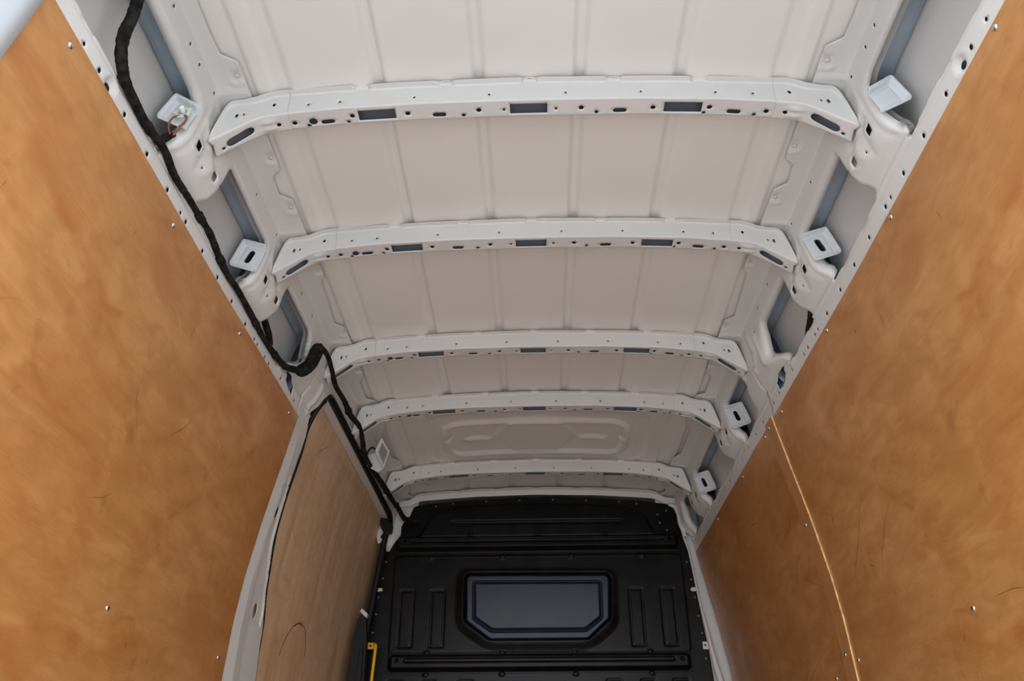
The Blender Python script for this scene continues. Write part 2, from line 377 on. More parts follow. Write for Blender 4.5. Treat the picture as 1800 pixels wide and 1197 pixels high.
SEAM = {1: [(2.42, .172), (2.435, .216), (2.477, .308), (2.505, .386)], -1: [(2.405, .18), (2.412, .248), (2.442, .314), (2.452, .386)]}
def build_frame(sg):
    right = sg > 0
    if right:
        outer = TOP + [(4.025, .12), (4.025, .40), (.64, .40)]
        opens = [O0, O1, O2, O3, O4, O5]
    else:
        outer = TOP + [(4.025, .12), (4.025, .27), (3.972, .27), (3.96, .24), (3.90, .196), (2.655, .196), (2.605, .215), (2.57, .25), (2.575, .32), (2.60, .40),
                       (2.592, .58), (2.618, .772), (2.691, .929), (2.738, 1.017), (2.764, 1.171), (2.78, 1.5), (2.78, 2.0), (2.455, 2.0), (2.455, .40), (.64, .40)]
        opens = [O0, O1, O2]
    outer = resample(outer, .010)
    rnd = []
    for op in opens:
        tm = max(q[1] for q in op); r = [.012 if q[1] < .2 else .006 if q[1] > tm - .012 else .016 for q in op]
        lp = fillet(op, r, 3)
        # small uneven tabs along the rail lip
        lp = resample(lp, .010)
        lp = [(y, t + (.0025 * (math.sin(y * 41) > .55) - .002 * (math.sin(y * 17 + 1) > .7) if t > tm - .004 else 0.)) for y, t in lp]
        rnd.append(lp)
    holes = list(rnd); small = []
    gus = [1.386, 1.905] + ([2.950, 3.615] if right else [])
    for g in gus:
        small += [fillet([(g - .056, .229), (g - .054, .250), (g - .034, .251), (g - .033, .230)], .004, 2), fillet([(g + .046, .229), (g + .048, .251), (g + .065, .251), (g + .067, .230)], .004, 2)]
        small += [circle(g + .004, .262, .0028, 8), circle(g + .092, .105, .0035, 8, .004), circle(g - .078, .105, .0035, 8, .004)]
    if right:
        small += [fillet([(2.291, .317), (2.309, .346), (2.332, .356), (2.385, .354), (2.383, .326), (2.351, .315)], .008, 3)]
        small += [circle(2.50, .235, .003, 8), circle(2.41, .10, .003, 8), circle(2.63, .10, .003, 8), circle(2.33, .15, .003, 8)]
        small += [capsule(3.945, .20, 3.965, .26, .006)]
    else:
        small += [fillet([(2.269, .317), (2.300, .346), (2.345, .354), (2.363, .352), (2.345, .325), (2.31, .312)], .008, 3)]
        small += [circle(2.567, .684, .011, 14, .020), circle(2.635, .985, .015, 14, .023), circle(2.535, .60, .004, 8, .006), circle(2.50, .47, .003, 6), circle(2.80, .12, .003, 8), circle(3.2, .10, .003, 8)] + [capsule(a, .155, a + .03, .160, .0045) for a in (2.70, 2.83, 3.02, 3.36, 3.48, 3.70)] + [circle(a, .182, .003, 6) for a in (2.76, 2.95, 3.15, 3.42, 3.62, 3.80)]
    for y in (1.164, 1.22, .95, 1.07, 2.11, 2.24, 1.65): small.append(circle(y, .112, .0035, 8, .0045))
    for y in RAILH:
        if not right and y > 2.44: continue
        big = .0055 if y in (1.03, 1.14, 1.25, 1.361, 1.471, 1.582, 1.692, 1.801, 1.914, .86) else .0042
        small.append(circle(y, .368 if y < 2.2 else .356, big, 8, big * 1.1))
    small.append(circle(1.073, .366, .010, 10, .0075))
    sm = SEAM[sg]
    small.append([(a - .0006, b) for a, b in sm] + [(a + .0006, b) for a, b in sm[::-1]])
    for y in ((1.081, .326) if False else ()): pass
    holes += small
    gy = np.concatenate([np.arange(-.01, .32, .0055), [.3225, .3247, .3260, .3273, .331, .335, .3382, .3395, .3408], np.arange(.345, .42, .0055)])
    if not right: gy = np.concatenate([gy, np.arange(.425, 1.3, .010), np.arange(1.3, 2.0, .05)])
    gx = np.arange(.645, 4.03, .008)
    if not right: gx = np.sort(np.concatenate([gx, np.arange(2.473, 2.77, .008)]))
    V, T = cdt_sheet(outer, holes, gx, gy)
    Y, t = V[:, 0], V[:, 1]
    out = np.zeros(len(V))
    # rolled edges round the openings
    R = .009 + .009 * sstep(t, .165, .20) * (1 - sstep(t, .295, .315)) - .0065 * sstep(t, .315, .325)
    for g in gus: R = np.where((Y > g + .03) & (Y < g + .13) & (t > .18) & (t < .315), .009, R)
    d = np.full(len(V), 1e9)
    for lp in rnd: d = np.minimum(d, dist_loop(V, lp))
    dn = np.clip(d / R, 0, 1); out += R * (1 - np.sqrt(np.clip(1 - (1 - dn) ** 2, 0, 1)))
    if not right:
        dd = dist_loop(V, DOOR[:11], False); re = np.where(t > .36, .006, .011); out += re * (1 - np.sqrt(np.clip(1 - (1 - np.clip(dd / re, 0, 1)) ** 2, 0, 1)))
        # door pillar: its forward half turns outward, with a pressed channel
        post = sstep(t, .40, .50); ridge = 2.555
        ry = 2.525 + .02 * sstep(t, .9, 1.3); out -= post * .006 * np.where(Y < ry, np.clip((Y - 2.458) / (ry - 2.458), 0, 1), np.clip(1 - (Y - ry) / .07, 0, 1)) * (Y > 2.455)
        ch = [(2.540, .565), (2.540, .60), (2.540, .70), (2.545, .85), (2.552, .95), (2.575, 1.015), (2.705, 1.022), (2.698, .97), (2.672, .90), (2.610, .78), (2.593, .68), (2.588, .58), (2.565, .550)]
        dc = dist_loop(V, ch) * np.where(in_poly(V, ch), -1, 1); out += .004 * (1 - sstep(dc, -.006, .0)); out -= .0015 * np.exp(-((dc - .003) / .003) ** 2)
        dh = dist_loop(V, [(2.408, .176), (2.462, .399)], False); out += .003 * np.exp(-(dh / .003) ** 2)
        db = dist_loop(V, [(2.50, .23), (2.53, .33)], False); out -= .006 * np.exp(-(db / .012) ** 2)
        dw = dist_loop(V, [(2.50, .45), (2.512, 1.3)], False); out += 0 * dw
        # seats and slots pressed above the door
        for y in (2.72, 2.90, 3.10, 3.30, 3.52, 3.75):
            out += .006 * np.exp(-(dist_loop(V, [(y, .17), (y + .06, .178)], False) / .007) ** 2)
    # pressings on the pillar gussets
    def bead(path, h, w):
        return h * np.exp(-(dist_loop(V, path, False) / w) ** 2)
    for g in gus:
        near = np.abs(Y - g) < .16
        B = -bead([(g - .052, .175), (g - .030, .193), (g + .012, .212), (g + .022, .236), (g + .024, .258)], .0045, .012)
        B += bead([(g - .022, .214), (g - .020, .245), (g - .008, .277)], .004, .009)
        B += bead([(g - .065, .15), (g - .070, .20), (g - .072, .27), (g - .075, .30)], .0035, .007)
        for c in ((g - .044, .240), (g + .056, .240)):
            dc = np.hypot((Y - c[0]), (t - c[1])); B -= .003 * np.exp(-((dc - .021) / .004) ** 2)
        # pad under the bow's foot
        dq = np.maximum(np.abs(Y - g) - .05, np.abs(t - .17) - .05); B += .004 * (1 - sstep(dq, -.006, .006))
        # body of the gusset bulges into the load space
        B -= .005 * np.exp(-((Y - g) / .085) ** 2) * sstep(t, .24, .275) * (1 - sstep(t, .285, .325))
        out += np.where(near, B, 0)
    out += .008 * (1 - sstep(t, .3248, .3272)) * sstep(t, .28, .315)
    # bolt pads on the roof flange
    for (y, b) in BOLTS:
        dq = np.hypot(np.maximum(np.abs(Y - y) - .014, 0), np.maximum(np.abs(t - b + .006) - .014, 0)); out += .0045 * (1 - sstep(dq, 0, .0035)); out -= .004 * np.exp(-((Y - y - .021) / .004) ** 2) * (np.abs(t - b) < .02)
    for y0 in (1.325, 1.845, 2.45, 2.91, 3.60): out -= .004 * np.exp(-((Y - y0) / .006) ** 2) * sstep(t, .02, .04) * (1 - sstep(t, .085, .11))
    # crease line between the two pressings of the rail, and fixing dish
    out += .0022 * np.exp(-((t - .3395) / .0018) ** 2) * (Y < (4.1 if right else 2.42))
    dq = np.hypot(Y - 1.073, t - .364); out += .007 * (1 - sstep(dq, .010, .022)) - .002 * np.exp(-((dq - .024) / .003) ** 2)
    for y in (2.20, 2.83): out -= .006 * np.exp(-(dist_loop(V, [(y, .338), (y + .035, .343)], False) / .008) ** 2)
    if right:
        out -= .010 * np.exp(-(dist_loop(V, [(2.40, .13), (2.385, .20), (2.43, .24)], False) / .013) ** 2) * .6
        out -= .007 * np.exp(-(dist_loop(V, [(2.60, .14), (2.66, .19), (2.65, .25)], False) / .010) ** 2) * 0
        out -= .009 * np.exp(-(dist_loop(V, [(2.57, .05), (2.555, .16), (2.54, .21)], False) / .010) ** 2)
        out -= .008 * np.exp(-(dist_loop(V, [(2.345, .16), (2.335, .23), (2.345, .262)], False) / .010) ** 2)
        out -= .010 * np.exp(-(dist_loop(V, [(3.955, .15), (3.955, .34)], False) / .014) ** 2)
    P = side(sg, Y, t, out)
    # return lips: extrude opening loops outward
    faces = [tuple(q) for q in orient(P, T, sg)]
    P = list(P); key = {(round(a, 5), round(b, 5)): i for i, (a, b) in enumerate(V)}
    lips = [lp for lp in rnd]
    for lp in lips:
        ids = [key.get((round(a, 5), round(b, 5))) for a, b in lp]
        ids = [i for i in ids if i is not None]; base = len(P); n = len(ids)
        for i in ids:
            dep = .014 if V[i, 1] < .325 else .003
            P.append(side(sg, V[i, 0], V[i, 1], out[i] + dep))
        for k in range(n):
            a, b = ids[k], ids[(k + 1) % n]
            if np.hypot(*(V[a] - V[b])) > .03: continue
            faces.append((a, b, base + (k + 1) % n, base + k))
    o = mesh_obj('inner_frame', P, faces, PAINT, wall[sg], solid=.0011, off=0)
    return o
bpy.context.view_layer.update()
for sg in (-1, 1): build_frame(sg)

for sg in (-1, 1):
    V = []; Fs = []; ys = np.linspace(.7, 4.0 if sg > 0 else 2.44, 60); tt = [.345, .352, .395, .402]
    for y in ys:
        for t_, o_ in zip(tt, (.004, .030, .030, .004)): V.append(side(sg, y, t_, o_))
    for i in range(len(ys) - 1):
        for k in range(3): Fs.append((i * 4 + k, i * 4 + k + 1, (i + 1) * 4 + k + 1, (i + 1) * 4 + k))
    mesh_obj('rail_backing', V, Fs, PRIMER, wall[sg])  # added strip behind the rail so its holes read as dark
# shared small meshes ------------------------------------------------
def dome_mesh(name, r, h, mat, hexa=False):
    bm = bmesh.new(); n = 12
    rings = [(r, 0), (r * .96, h * .35), (r * .75, h * .75), (r * .45, h)]
    if hexa: rings = [(r, 0), (r, h * .3), (r * .72, h * .34), (r * .68, h), (r * .3, h * .92)]
    vs = [[bm.verts.new((a * math.cos(2 * math.pi * k / n), a * math.sin(2 * math.pi * k / n), z)) for k in range(n)] for a, z in rings]
    for i in range(len(vs) - 1):
        for k in range(n): bm.faces.new((vs[i][k], vs[i][(k + 1) % n], vs[i + 1][(k + 1) % n], vs[i + 1][k]))
    bm.faces.new(vs[-1]); me = bpy.data.meshes.new(name); bm.to_mesh(me); bm.free(); me.shade_smooth(); me.materials.append(mat); return me
RIV = dome_mesh('rivet_head', .0058, .003, DARKBOLT); SCREW = dome_mesh('screw_head', .0068, .0035, BOLT); PADB = dome_mesh('flange_bolt', .0058, .0016, PAINT, True)
def place(name, me, loc, nrm, parent):
    o = bpy.data.objects.new(name, me); link(o, parent)
    q = Vector(nrm).to_track_quat('Z', 'Y'); o.rotation_mode = 'QUATERNION'; o.rotation_quaternion = q
    off = parent.location if parent.type == 'EMPTY' else Vector((0, 0, 0)); o.location = Vector(loc) - off
    return o
def side_normal(sg, Y, t):
    a = side(sg, Y, t, 0); b = side(sg, Y, t, -.01); return (b - a) / .01
for sg in (-1, 1):
    for (y, t) in BOLTS:
        place('bolt', PADB, side(sg, y, t, .001), side_normal(sg, y, t), wall[sg])

V = []; Fs = []; ts_ = np.linspace(.45, 1.6, 30)
for t_ in ts_:
    for y_, o_ in ((2.47, .012), (2.475, .030), (2.595, .034), (2.60, .020)): V.append(side(-1, y_ + .10 * float(sstep(t_, .75, 1.05)) * (y_ > 2.5), t_, o_))
for i in range(29):
    for k in range(3): Fs.append((i * 4 + k, i * 4 + k + 1, (i + 1) * 4 + k + 1, (i + 1) * 4 + k))
mesh_obj('post_backing', V, Fs, PRIMER, wall[-1])  # added sheet behind the post holes so they read dark blue-grey
# shelf brackets welded to the pillar gussets ------------------------------------------------
def bracket(sg, Y, slot=True, dx=0.):
    """pressed tray standing across the opening, seen from behind; local x outward, z up"""
    cs = [(.736, 1.405), (.792, 1.443), (.797, 1.440), (.8225, 1.378), (.819, 1.366), (.760, 1.334)] if not slot else [(.738, 1.422), (.803, 1.444), (.808, 1.440), (.831, 1.363), (.826, 1.352), (.760, 1.330)]
    loop = resample(fillet(cs, [.001, .004, .002, .008, .006, .001], 3), .003)
    hs = [resample(capsule(.778, 1.402, .787, 1.377, .0088, 6), .003)] if slot else []
    V, T = cdt_sheet(loop, hs, np.arange(.73, .84, .0019), np.arange(1.32, 1.46, .0019))
    # rims: raised (towards the rear) along outer, upper and lower edges
    rim = cs[0:2] + cs[2:6]
    d = dist_loop(V, rim, False); h = -.013 * (1 - sstep(d, .0045, .0085)) + .004 * np.exp(-((d - .013) / .003) ** 2)
    hs_ = .0
    P = np.stack([sg * (V[:, 0] + float(tap(Y)) + dx), Y + h, V[:, 1] + ZC], -1)
    faces = [tuple(q) for q in (T if sg > 0 else T[:, ::-1])]
    return mesh_obj('mounting_bracket', P, faces, BRKT, wall[sg], solid=.0022, off=0, sharp=50)
for Y in (1.278, 1.800, 2.840, 3.512): bracket(1, Y, slot=(Y != 1.278))
for Y in (1.278, 1.800): bracket(-1, Y, slot=(Y != 1.278))
# filler pressing behind each pillar (closes the pillar box between the frame and the outer skin), plus an added shade sheet
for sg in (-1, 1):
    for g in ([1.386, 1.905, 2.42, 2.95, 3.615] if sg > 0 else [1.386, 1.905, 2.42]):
        tt = np.linspace(.20, .36, 14); yy = [g - .05, g - .045, g + .045, g + .05]
        V = []; Fs = []
        for t in tt:
            p = side(sg, g, t, .012)
            for y, o in zip(yy, (.0, .030, .030, 0)): V.append(side(sg, y, t, .014 + o))
        for i in range(len(tt) - 1):
            for k in range(3): Fs.append((i * 4 + k, i * 4 + k + 1, (i + 1) * 4 + k + 1, (i + 1) * 4 + k))
        mesh_obj('pillar_reinforcement', V, Fs, PRIMER, wall[sg], solid=.001)
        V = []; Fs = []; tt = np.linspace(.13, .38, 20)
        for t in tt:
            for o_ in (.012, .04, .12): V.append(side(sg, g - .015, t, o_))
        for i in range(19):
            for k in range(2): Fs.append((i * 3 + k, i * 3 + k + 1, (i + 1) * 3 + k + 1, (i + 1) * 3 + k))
        mesh_obj('shade_baffle', V, Fs, SHADE, wall[sg], solid=.001)  # added dark sheet, its colour stands for the deep cavity's shade

# ------------------------------------------------------------------ roof bows
ZT = np.array([(0, 1.556), (.30, 1.549), (.45, 1.541), (.55, 1.534), (.60, 1.531), (.622, 1.524), (.645, 1.511), (.67, 1.507), (.70, 1.505), (.712, 1.500), (.725, 1.470), (.735, 1.43), (.746, 1.398)])
ZB = np.array([(0, 1.5), (.25, 1.497), (.45, 1.487), (.585, 1.472), (.632, 1.463), (.650, 1.454), (.746, 1.388)])
def smooth_curve(A):
    x = np.arange(0, .76, .002); z = np.interp(x, A[:, 0], A[:, 1]); k = np.exp(-.5 * (np.arange(-6, 7) / 2.2) ** 2); k /= k.sum()
    return x, np.convolve(np.pad(z, 6, 'edge'), k, 'valid')
XT, ZTs = smooth_curve(ZT); XB, ZBs = smooth_curve(ZB)
def bow_map(V, Y0, inset=0.):
    x, s = V[:, 0], V[:, 1] / .05; ax = np.abs(x); zt = np.interp(ax, XT, ZTs); zb = np.interp(ax, XB, ZBs)
    notch = sum(1 - sstep(np.abs(x - c), .0145, .0195) for c in (-.4, -.2, 0, .2, .4))
    yq = np.interp(s, [0, .9, 1.05, 1.97, 2.0, 2.05, 2.97, 3.06, 4.0], [-.019, -.005, -.002, 0, .0010, .003, .050, .0515, .053])
    f = np.interp(s, [0, .9, 1.05, 1.97, 2.0, 2.05, 2.97, 3.06, 4.0], [1, 1, .95, .03, .008, 0, 0, .06, 1])
    z = zb + (zt - zb) * f + notch * .0055 * (1 - sstep(s, .9, 1.5))
    if inset: z = z - inset; yq = np.where(s < 2, yq - inset, yq)
    xx = x + np.sign(x) * tap(Y0) * sstep(ax, .42, .60)
    # stiffening dents beside the oval hole
    dn = sum(np.exp(-(((ax - .620) / .016) ** 2 + ((s - q) / .14) ** 2)) for q in (2.30, 2.68)); z = z - dn * .006 * (.0 if not inset else 1.)
    return np.stack([xx, Y0 + yq, z + ZC], -1)
def bow_holes():
    H = []; c = lambda x, fr, r: circle(x, .05 * (2 + fr), r, 10)
    for x in (-.365, -.003, .362): H.append(fillet(rect(x - .0445, .05 * 2.22, x + .0445, .05 * 2.80), .0015, 2))
    for x in (-.217, .214, -.484, .482): H.append(capsule(x - .010, .05 * 2.72, x + .010, .05 * 2.72, .0062))
    for sx in (-1, 1):
        for x, fr, r in ((.122, .52, .0062), (.159, .80, .005), (.062, .55, .0035), (.292, .55, .006), (.424, .50, .0062), (.436 if sx < 0 else .413, .84, .0045), (.530, .84, .005)): H.append(c(sx * x, fr, r))
    H.append(c(-.518, .62, .010)); H.append(c(.556, .60, .006)); H.append(c(-.562, .60, .006))
    for x in (-.525, -.451, -.274, -.096, .085, .262, .436, .522): H.append(circle(x, .05 * 1.62, .0028, 8))
    for x in (-.4, -.2, 0, .2, .4): H.append(circle(x, .05 * .62, .0042, 8))
    return H
def build_bow(Y0, label, idx):
    root = empty('roof_bow', (0, Y0, 2.0)); tag(root, label, 'roof beam', 'pressed steel roof bows across the van ceiling')
    xs0 = .584
    out = [(-xs0, .0)]
    for cx in (-.4, -.2, 0, .2, .4): out += [(cx - .022, 0.), (cx - .017, .016), (cx + .017, .016), (cx + .022, 0.)]
    out += [(xs0, 0.), (xs0, .2), (-xs0, .2)]
    H = bow_holes()
    gxs = np.sort(np.concatenate([np.arange(-.58, .58, .012)] + [c + q * np.array([.0143, .0160, .0178, .0197]) for c in (-.4, -.2, 0, .2, .4) for q in (-1, 1)]))
    V, T = cdt_sheet(resample(out, .012), H, gxs, np.sort(np.concatenate([np.arange(.002, .2, .0035) if idx < 3 else np.arange(.002, .2, .006), [.0985, .0998, .1012, .1025]])))
    o = mesh_obj('beam', bow_map(V, Y0), [tuple(q) for q in T[:, ::-1]], BEAMP, root, solid=.0011, off=0)
    # added dark sheet in the bow's hollow, painting the shade in its holes
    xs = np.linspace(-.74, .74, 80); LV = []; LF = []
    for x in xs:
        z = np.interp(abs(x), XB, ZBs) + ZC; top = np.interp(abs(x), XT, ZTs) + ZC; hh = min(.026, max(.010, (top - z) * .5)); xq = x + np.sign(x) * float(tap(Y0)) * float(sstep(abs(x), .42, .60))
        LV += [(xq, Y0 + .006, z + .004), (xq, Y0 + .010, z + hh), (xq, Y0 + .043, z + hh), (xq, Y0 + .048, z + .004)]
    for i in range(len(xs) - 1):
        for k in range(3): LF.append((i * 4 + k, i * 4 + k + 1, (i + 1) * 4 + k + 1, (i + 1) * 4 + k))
    mesh_obj('shade_liner', LV, LF, SHADE, root)
    for sx in (-1, 1):
        xa, xb = (.572, .742)
        out = [(xa, .0), (.655, 0.), (.675, .010), (.700, .012), (.716, .022), (.742, .05), (.745, .10), (.738, .115), (.742, .15), (.742, .16), (xa, .16)]
        out[-2:] = [(.742, .2), (xa, .2)]
        out = [(sx * a, b) for a, b in out]
        if sx < 0: out = out[::-1]
        Hs = [[(sx * a, b) for a, b in capsule(.664, .05 * 2.46, .704, .05 * 2.58, .0105)], circle(sx * .722, .05 * 2.72, .004, 8), circle(sx * .598, .05 * 2.55, .005, 10),
              circle(sx * .606, .05 * 1.45, .004, 8), circle(sx * .674, .05 * 1.5, .0025, 8), circle(sx * .690, .05 * 1.47, .004, 8)]
        V, T = cdt_sheet(resample(out, .008), Hs, np.arange(.57, .75, .006) if sx > 0 else np.arange(-.75, -.57, .006), np.sort(np.concatenate([np.arange(.001, .2, .004), [.0985, .0998, .1012, .1025]])))
        mesh_obj('end_bracket', bow_map(V, Y0, .0018), [tuple(q) for q in T[:, ::-1]], BEAMP, root, solid=.0012, off=0)
    return root
BOWS = [(1.361, 'white pressed steel roof bow nearest the rear doorway, the largest in view'), (1.877, 'white pressed steel roof bow second from the rear doorway, below the slotted side brackets'),
        (2.488, 'white steel roof bow in the middle, level with the end of the left plywood'), (2.946, 'white steel roof bow just behind the framed roof pressing, second from the bulkhead'),
        (3.625, 'white pressed steel roof bow closest to the black bulkhead')]
for i, (y, lb) in enumerate(BOWS): build_bow(y, lb, i)
# header over the bulkhead
def header():
    out = [(-.70, .02), (-.62, .012), (-.60, 0)]
    for cx in (-.4, -.2, 0, .2, .4): out += [(cx - .022, 0.), (cx - .017, .006), (cx + .017, .006), (cx + .022, 0.)]
    out += [(.60, 0), (.62, .012), (.70, .02), (.70, .10), (-.70, .10)]
    V, T = cdt_sheet(resample(out, .012), [circle(.655, .055, .004, 8), circle(-.655, .055, .004, 8)] + [circle(c, .010, .002, 6) for c in (-.4, -.2, 0, .2, .4)], np.arange(-.7, .7, .012), np.arange(0, .1, .005))
    x, s = V[:, 0], V[:, 1]; ax = np.abs(x); zt = np.interp(ax, [0, .3, .5, .58, .61, .64, .72], [1.553, 1.546, 1.533, 1.526, 1.518, 1.500, 1.492])
    y = 3.955 + np.interp(s, [0, .014, .02, .1], [0, .016, .024, .030]); z = zt - np.interp(s, [0, .014, .1], [0, .002, .030])
    P = np.stack([x * (1 + 0 * y), y, z + ZC], -1)
    o = mesh_obj('roof_header', P, [tuple(q) for q in T[:, ::-1]], BEAMP, solid=.0012, off=0)
    tag(o, 'slim white scalloped steel header along the top edge of the black bulkhead', 'roof beam')
header()

# ------------------------------------------------------------------ plywood linings
def ply_panel(name, sg, Y0, Y1, t0, t1, mat, label, screws=(), inn=.004, thick=.009, edge_rear=False, Yfun=None, ts=None, proud=0.):
    ts = np.arange(t0, t1, .03) if ts is None else ts; ts = np.append(ts, t1)
    ys = np.linspace(Y0, Y1, max(3, int((Y1 - Y0) / .05)))
    def grid(outv):
        return np.array([side(sg, y, t, outv) for t in ts for y in ys])
    A = grid(-inn); B = grid(-inn + thick); n = len(ys); m = len(ts); V = np.concatenate([A, B]); off = len(A); Fs = []; matidx = []
    for i in range(m - 1):
        for k in range(n - 1):
            q = (i * n + k, i * n + k + 1, (i + 1) * n + k + 1, (i + 1) * n + k); q = q if sg < 0 else q[::-1]
            Fs.append(q); matidx.append(0); Fs.append(tuple(off + z for z in q[::-1])); matidx.append(0)
    def rimq(a, b): Fs.append((a, b, b + off, a + off)); matidx.append(1)
    for k in range(n - 1): rimq(k, k + 1); rimq((m - 1) * n + k + 1, (m - 1) * n + k)
    for i in range(m - 1): rimq((i + 1) * n, i * n); rimq(i * n + n - 1, (i + 1) * n + n - 1)
    uv = [(y, t) for t in ts for y in ys] * 2
    me = mesh_obj(name, V, Fs, mat, None, smooth=True, uv=uv, sharp=40, mats=[PLYE])
    me.data.polygons.foreach_set('material_index', matidx); me.data.update()
    bm = bmesh.new(); bm.from_mesh(me.data); bmesh.ops.recalc_face_normals(bm, faces=bm.faces); bm.to_mesh(me.data); bm.free()
    tag(me, label, 'plywood panel')
    for (y, t) in screws: place('screw', SCREW, side(sg, y, t, -inn), side_normal(sg, y, t), me)
    return me
plr = ply_panel('plywood_panel', 1, .815, 2.53, .392, 2.02, PLY, 'large varnished plywood lining on the right wall, nearer than the cover strip',
                [(.96, .402), (1.464, .404), (1.941, .405), (2.422, .413), (1.794, 1.196), (1.0, 1.2), (2.477, 1.174)], inn=.006)
plf = ply_panel('plywood_panel', 1, 2.53, 3.975, .392, 2.02, PLY, 'varnished plywood lining of the right wall between the cover strip and the black bulkhead',
                [(2.63, .407), (2.98, .41), (3.46, .41), (3.90, .41), (2.68, 1.19)], inn=.006)
pll = ply_panel('plywood_panel', -1, .815, 2.462, .382, 2.02, PLY, 'large varnished plywood lining of the left wall behind the sliding door post',
                [(.943, .405), (1.428, .413), (1.894, .411), (2.38, .41), (1.75, 1.189), (2.403, 1.167)], inn=.006)
cvs = ply_panel('cover_strip', 1, 2.508, 2.585, .385, 2.02, PLYS, 'narrow pale plywood cover strip screwed over the joint of the right wall panels', [(2.56, .75), (2.556, 1.145), (2.56, .405)], inn=.0105, thick=.0045)
cvs['category'] = 'strip'

def mark(parent, sg, pts, r=.0007, inn=.0062):
    P = [side(sg, y, t, -inn) for y, t in pts]; tube('scuff_mark', P, np.interp(np.linspace(0, 1, len(P)), [0, .5, 1], [.15, .75, .15]) * r, SCUFF, parent, n=4, seg=5, up=(0, 0, 1))
mark(pll, -1, [(1.766, .786), (1.785, .765), (1.799, .753), (1.825, .725), (1.833, .699)], .0012)
mark(pll, -1, [(1.568, .75), (1.575, .77), (1.58, .779), (1.60, .80), (1.635, .84)], .0007)
mark(pll, -1, [(1.55, 1.02), (1.60, 1.00), (1.63, .98)], .0007)
mark(plr, 1, [(1.999, .882), (2.06, .91), (2.094, .939), (2.15, .989), (2.17, 1.03)], .0009)
mark(plr, 1, [(2.227, .973), (2.216, .982), (2.206, .987)], .0018)
mark(plr, 1, [(2.25, .90), (2.26, .95), (2.28, 1.0), (2.27, 1.05)], .0007)
mark(plr, 1, [(2.35, .98), (2.30, .94), (2.22, .88), (2.12, .80)], .0008)
mark(plr, 1, [(1.55, 1.22), (1.62, 1.20), (1.70, 1.195)], .0008)
mark(plf, 1, [(2.989, .591), (3.04, .58), (3.10, .572)], .0012)
mark(plf, 1, [(2.625, .664), (2.70, .70), (2.771, .733)], .0007)
mark(plf, 1, [(3.28, .50), (3.20, .51), (3.12, .53)], .0008)
mark(plf, 1, [(2.62, 1.08), (2.80, 1.12), (3.05, 1.2), (3.2, 1.3)], .0008)

# ------------------------------------------------------------------ sliding door on the left, closed
door = empty('door_1', (-.85, 3.3, 0)); tag(door, 'closed sliding side door lined with plain plywood, left side', kind='structure')
DP = [(.770, 1.392), (.788, 1.398), (.8095, 1.395), (.824, 1.33), (.855, 1.20), (.895, .95), (.923, .72), (.938, .5), (.945, .2), (.945, -.45)]
def door_sheet(name, pts, y0, y1, mat, uvs=False, parent=door, thick=.004, n=30, cut=None):
    pts = [tuple(p) for p in pts]; ys = np.linspace(y0, y1, n); V = []; Fs = []; uv = []; m = len(pts)
    s = np.concatenate([[0], np.cumsum(np.hypot(*np.diff(np.array(pts), axis=0).T))])
    for y in ys:
        for k, (x, z) in enumerate(pts): V.append((-(x + float(tap(y))), y, z + ZC)); uv.append((y, s[k]))
    for i in range(n - 1):
        for k in range(m - 1): Fs.append((i * m + k, (i + 1) * m + k, (i + 1) * m + k + 1, i * m + k + 1))
    return mesh_obj(name, V, Fs, mat, parent, uv=uv, sharp=30, solid=thick, off=-1)
door_sheet('door_inner_frame', [(.742, 1.43), (.760, 1.41), (.770, 1.390), (.774, 1.387), (.8095, 1.393), (.812, 1.38)], 2.61, 4.42, PAINT, thick=.002)
dp = door_sheet('lining_panel', [tuple(p) for p in catmull(DP[2:], 5)], 2.66, 4.42, PLYD, True)
for pts, r in (([(3.00, 1.05), (3.03, .99), (3.08, .94), (3.15, .905), (3.20, .90)], .0009), ([(3.19, .90), (3.24, .91), (3.28, .95), (3.30, 1.00)], .0008), ([(3.10, .93), (3.14, .912), (3.17, .905), (3.20, .908)], .0014), ([(2.85, .34), (2.88, .31), (2.91, .28)], .0008)):
    P = []
    for y, t in pts:
        q = side(-1, y, t, 0); zz = q[2] - ZC; xx = np.interp(-zz, [-p[1] for p in DP[2:]], [p[0] for p in DP[2:]]) + float(tap(y)); P.append((-(xx - .0052), y, q[2]))
    tube('scuff_mark', P, r, SCUFF, dp, n=4, seg=5).location = (0, 0, 0)
# rubber seal round the doorway
sl = [side(-1, y, t, .009) for y, t in [(2.80, 1.6), (2.782, 1.25), (2.762, 1.10), (2.745, 1.0), (2.703, .92), (2.640, .77), (2.616, .68), (2.610, .58), (2.618, .45), (2.608, .36), (2.588, .29), (2.590, .245)]]
tube('rear_seal', sl, [.005, .005, .005, .006, .007, .008, .009, .009, .008, .008, .009, .010], RUBBER, door, n=6, seg=10)
hd = [(2.585, .245), (2.60, .225), (2.63, .212), (2.70, .2085), (3.0, .2075), (3.4, .2075), (3.75, .2085), (3.88, .214), (3.93, .235), (3.945, .27), (3.95, .32)]
P = [side(-1, y, t, .0095) for y, t in hd]; tube('top_seal', P, [.010, .012, .0125] + [.0125] * 5 + [.0125, .012, .011], RUBBER, door, n=8, seg=12)
P = [(-.742, 3.945, 1.83), (-.757, 3.945, 1.72), (-.781, 3.945, 1.50), (-.803, 3.945, 1.30), (-.826, 3.945, 1.08), (-.85, 3.945, .3)]
tube('front_seal', P, .014, RUBBER, door, n=4, seg=10)
prism('lock_block', fillet([(-.777, 1.888), (-.727, 1.880), (-.709, 1.850), (-.713, 1.812), (-.747, 1.806), (-.768, 1.838)], .008, 3), 3.915, 3.945, RUBBER, door, .003)
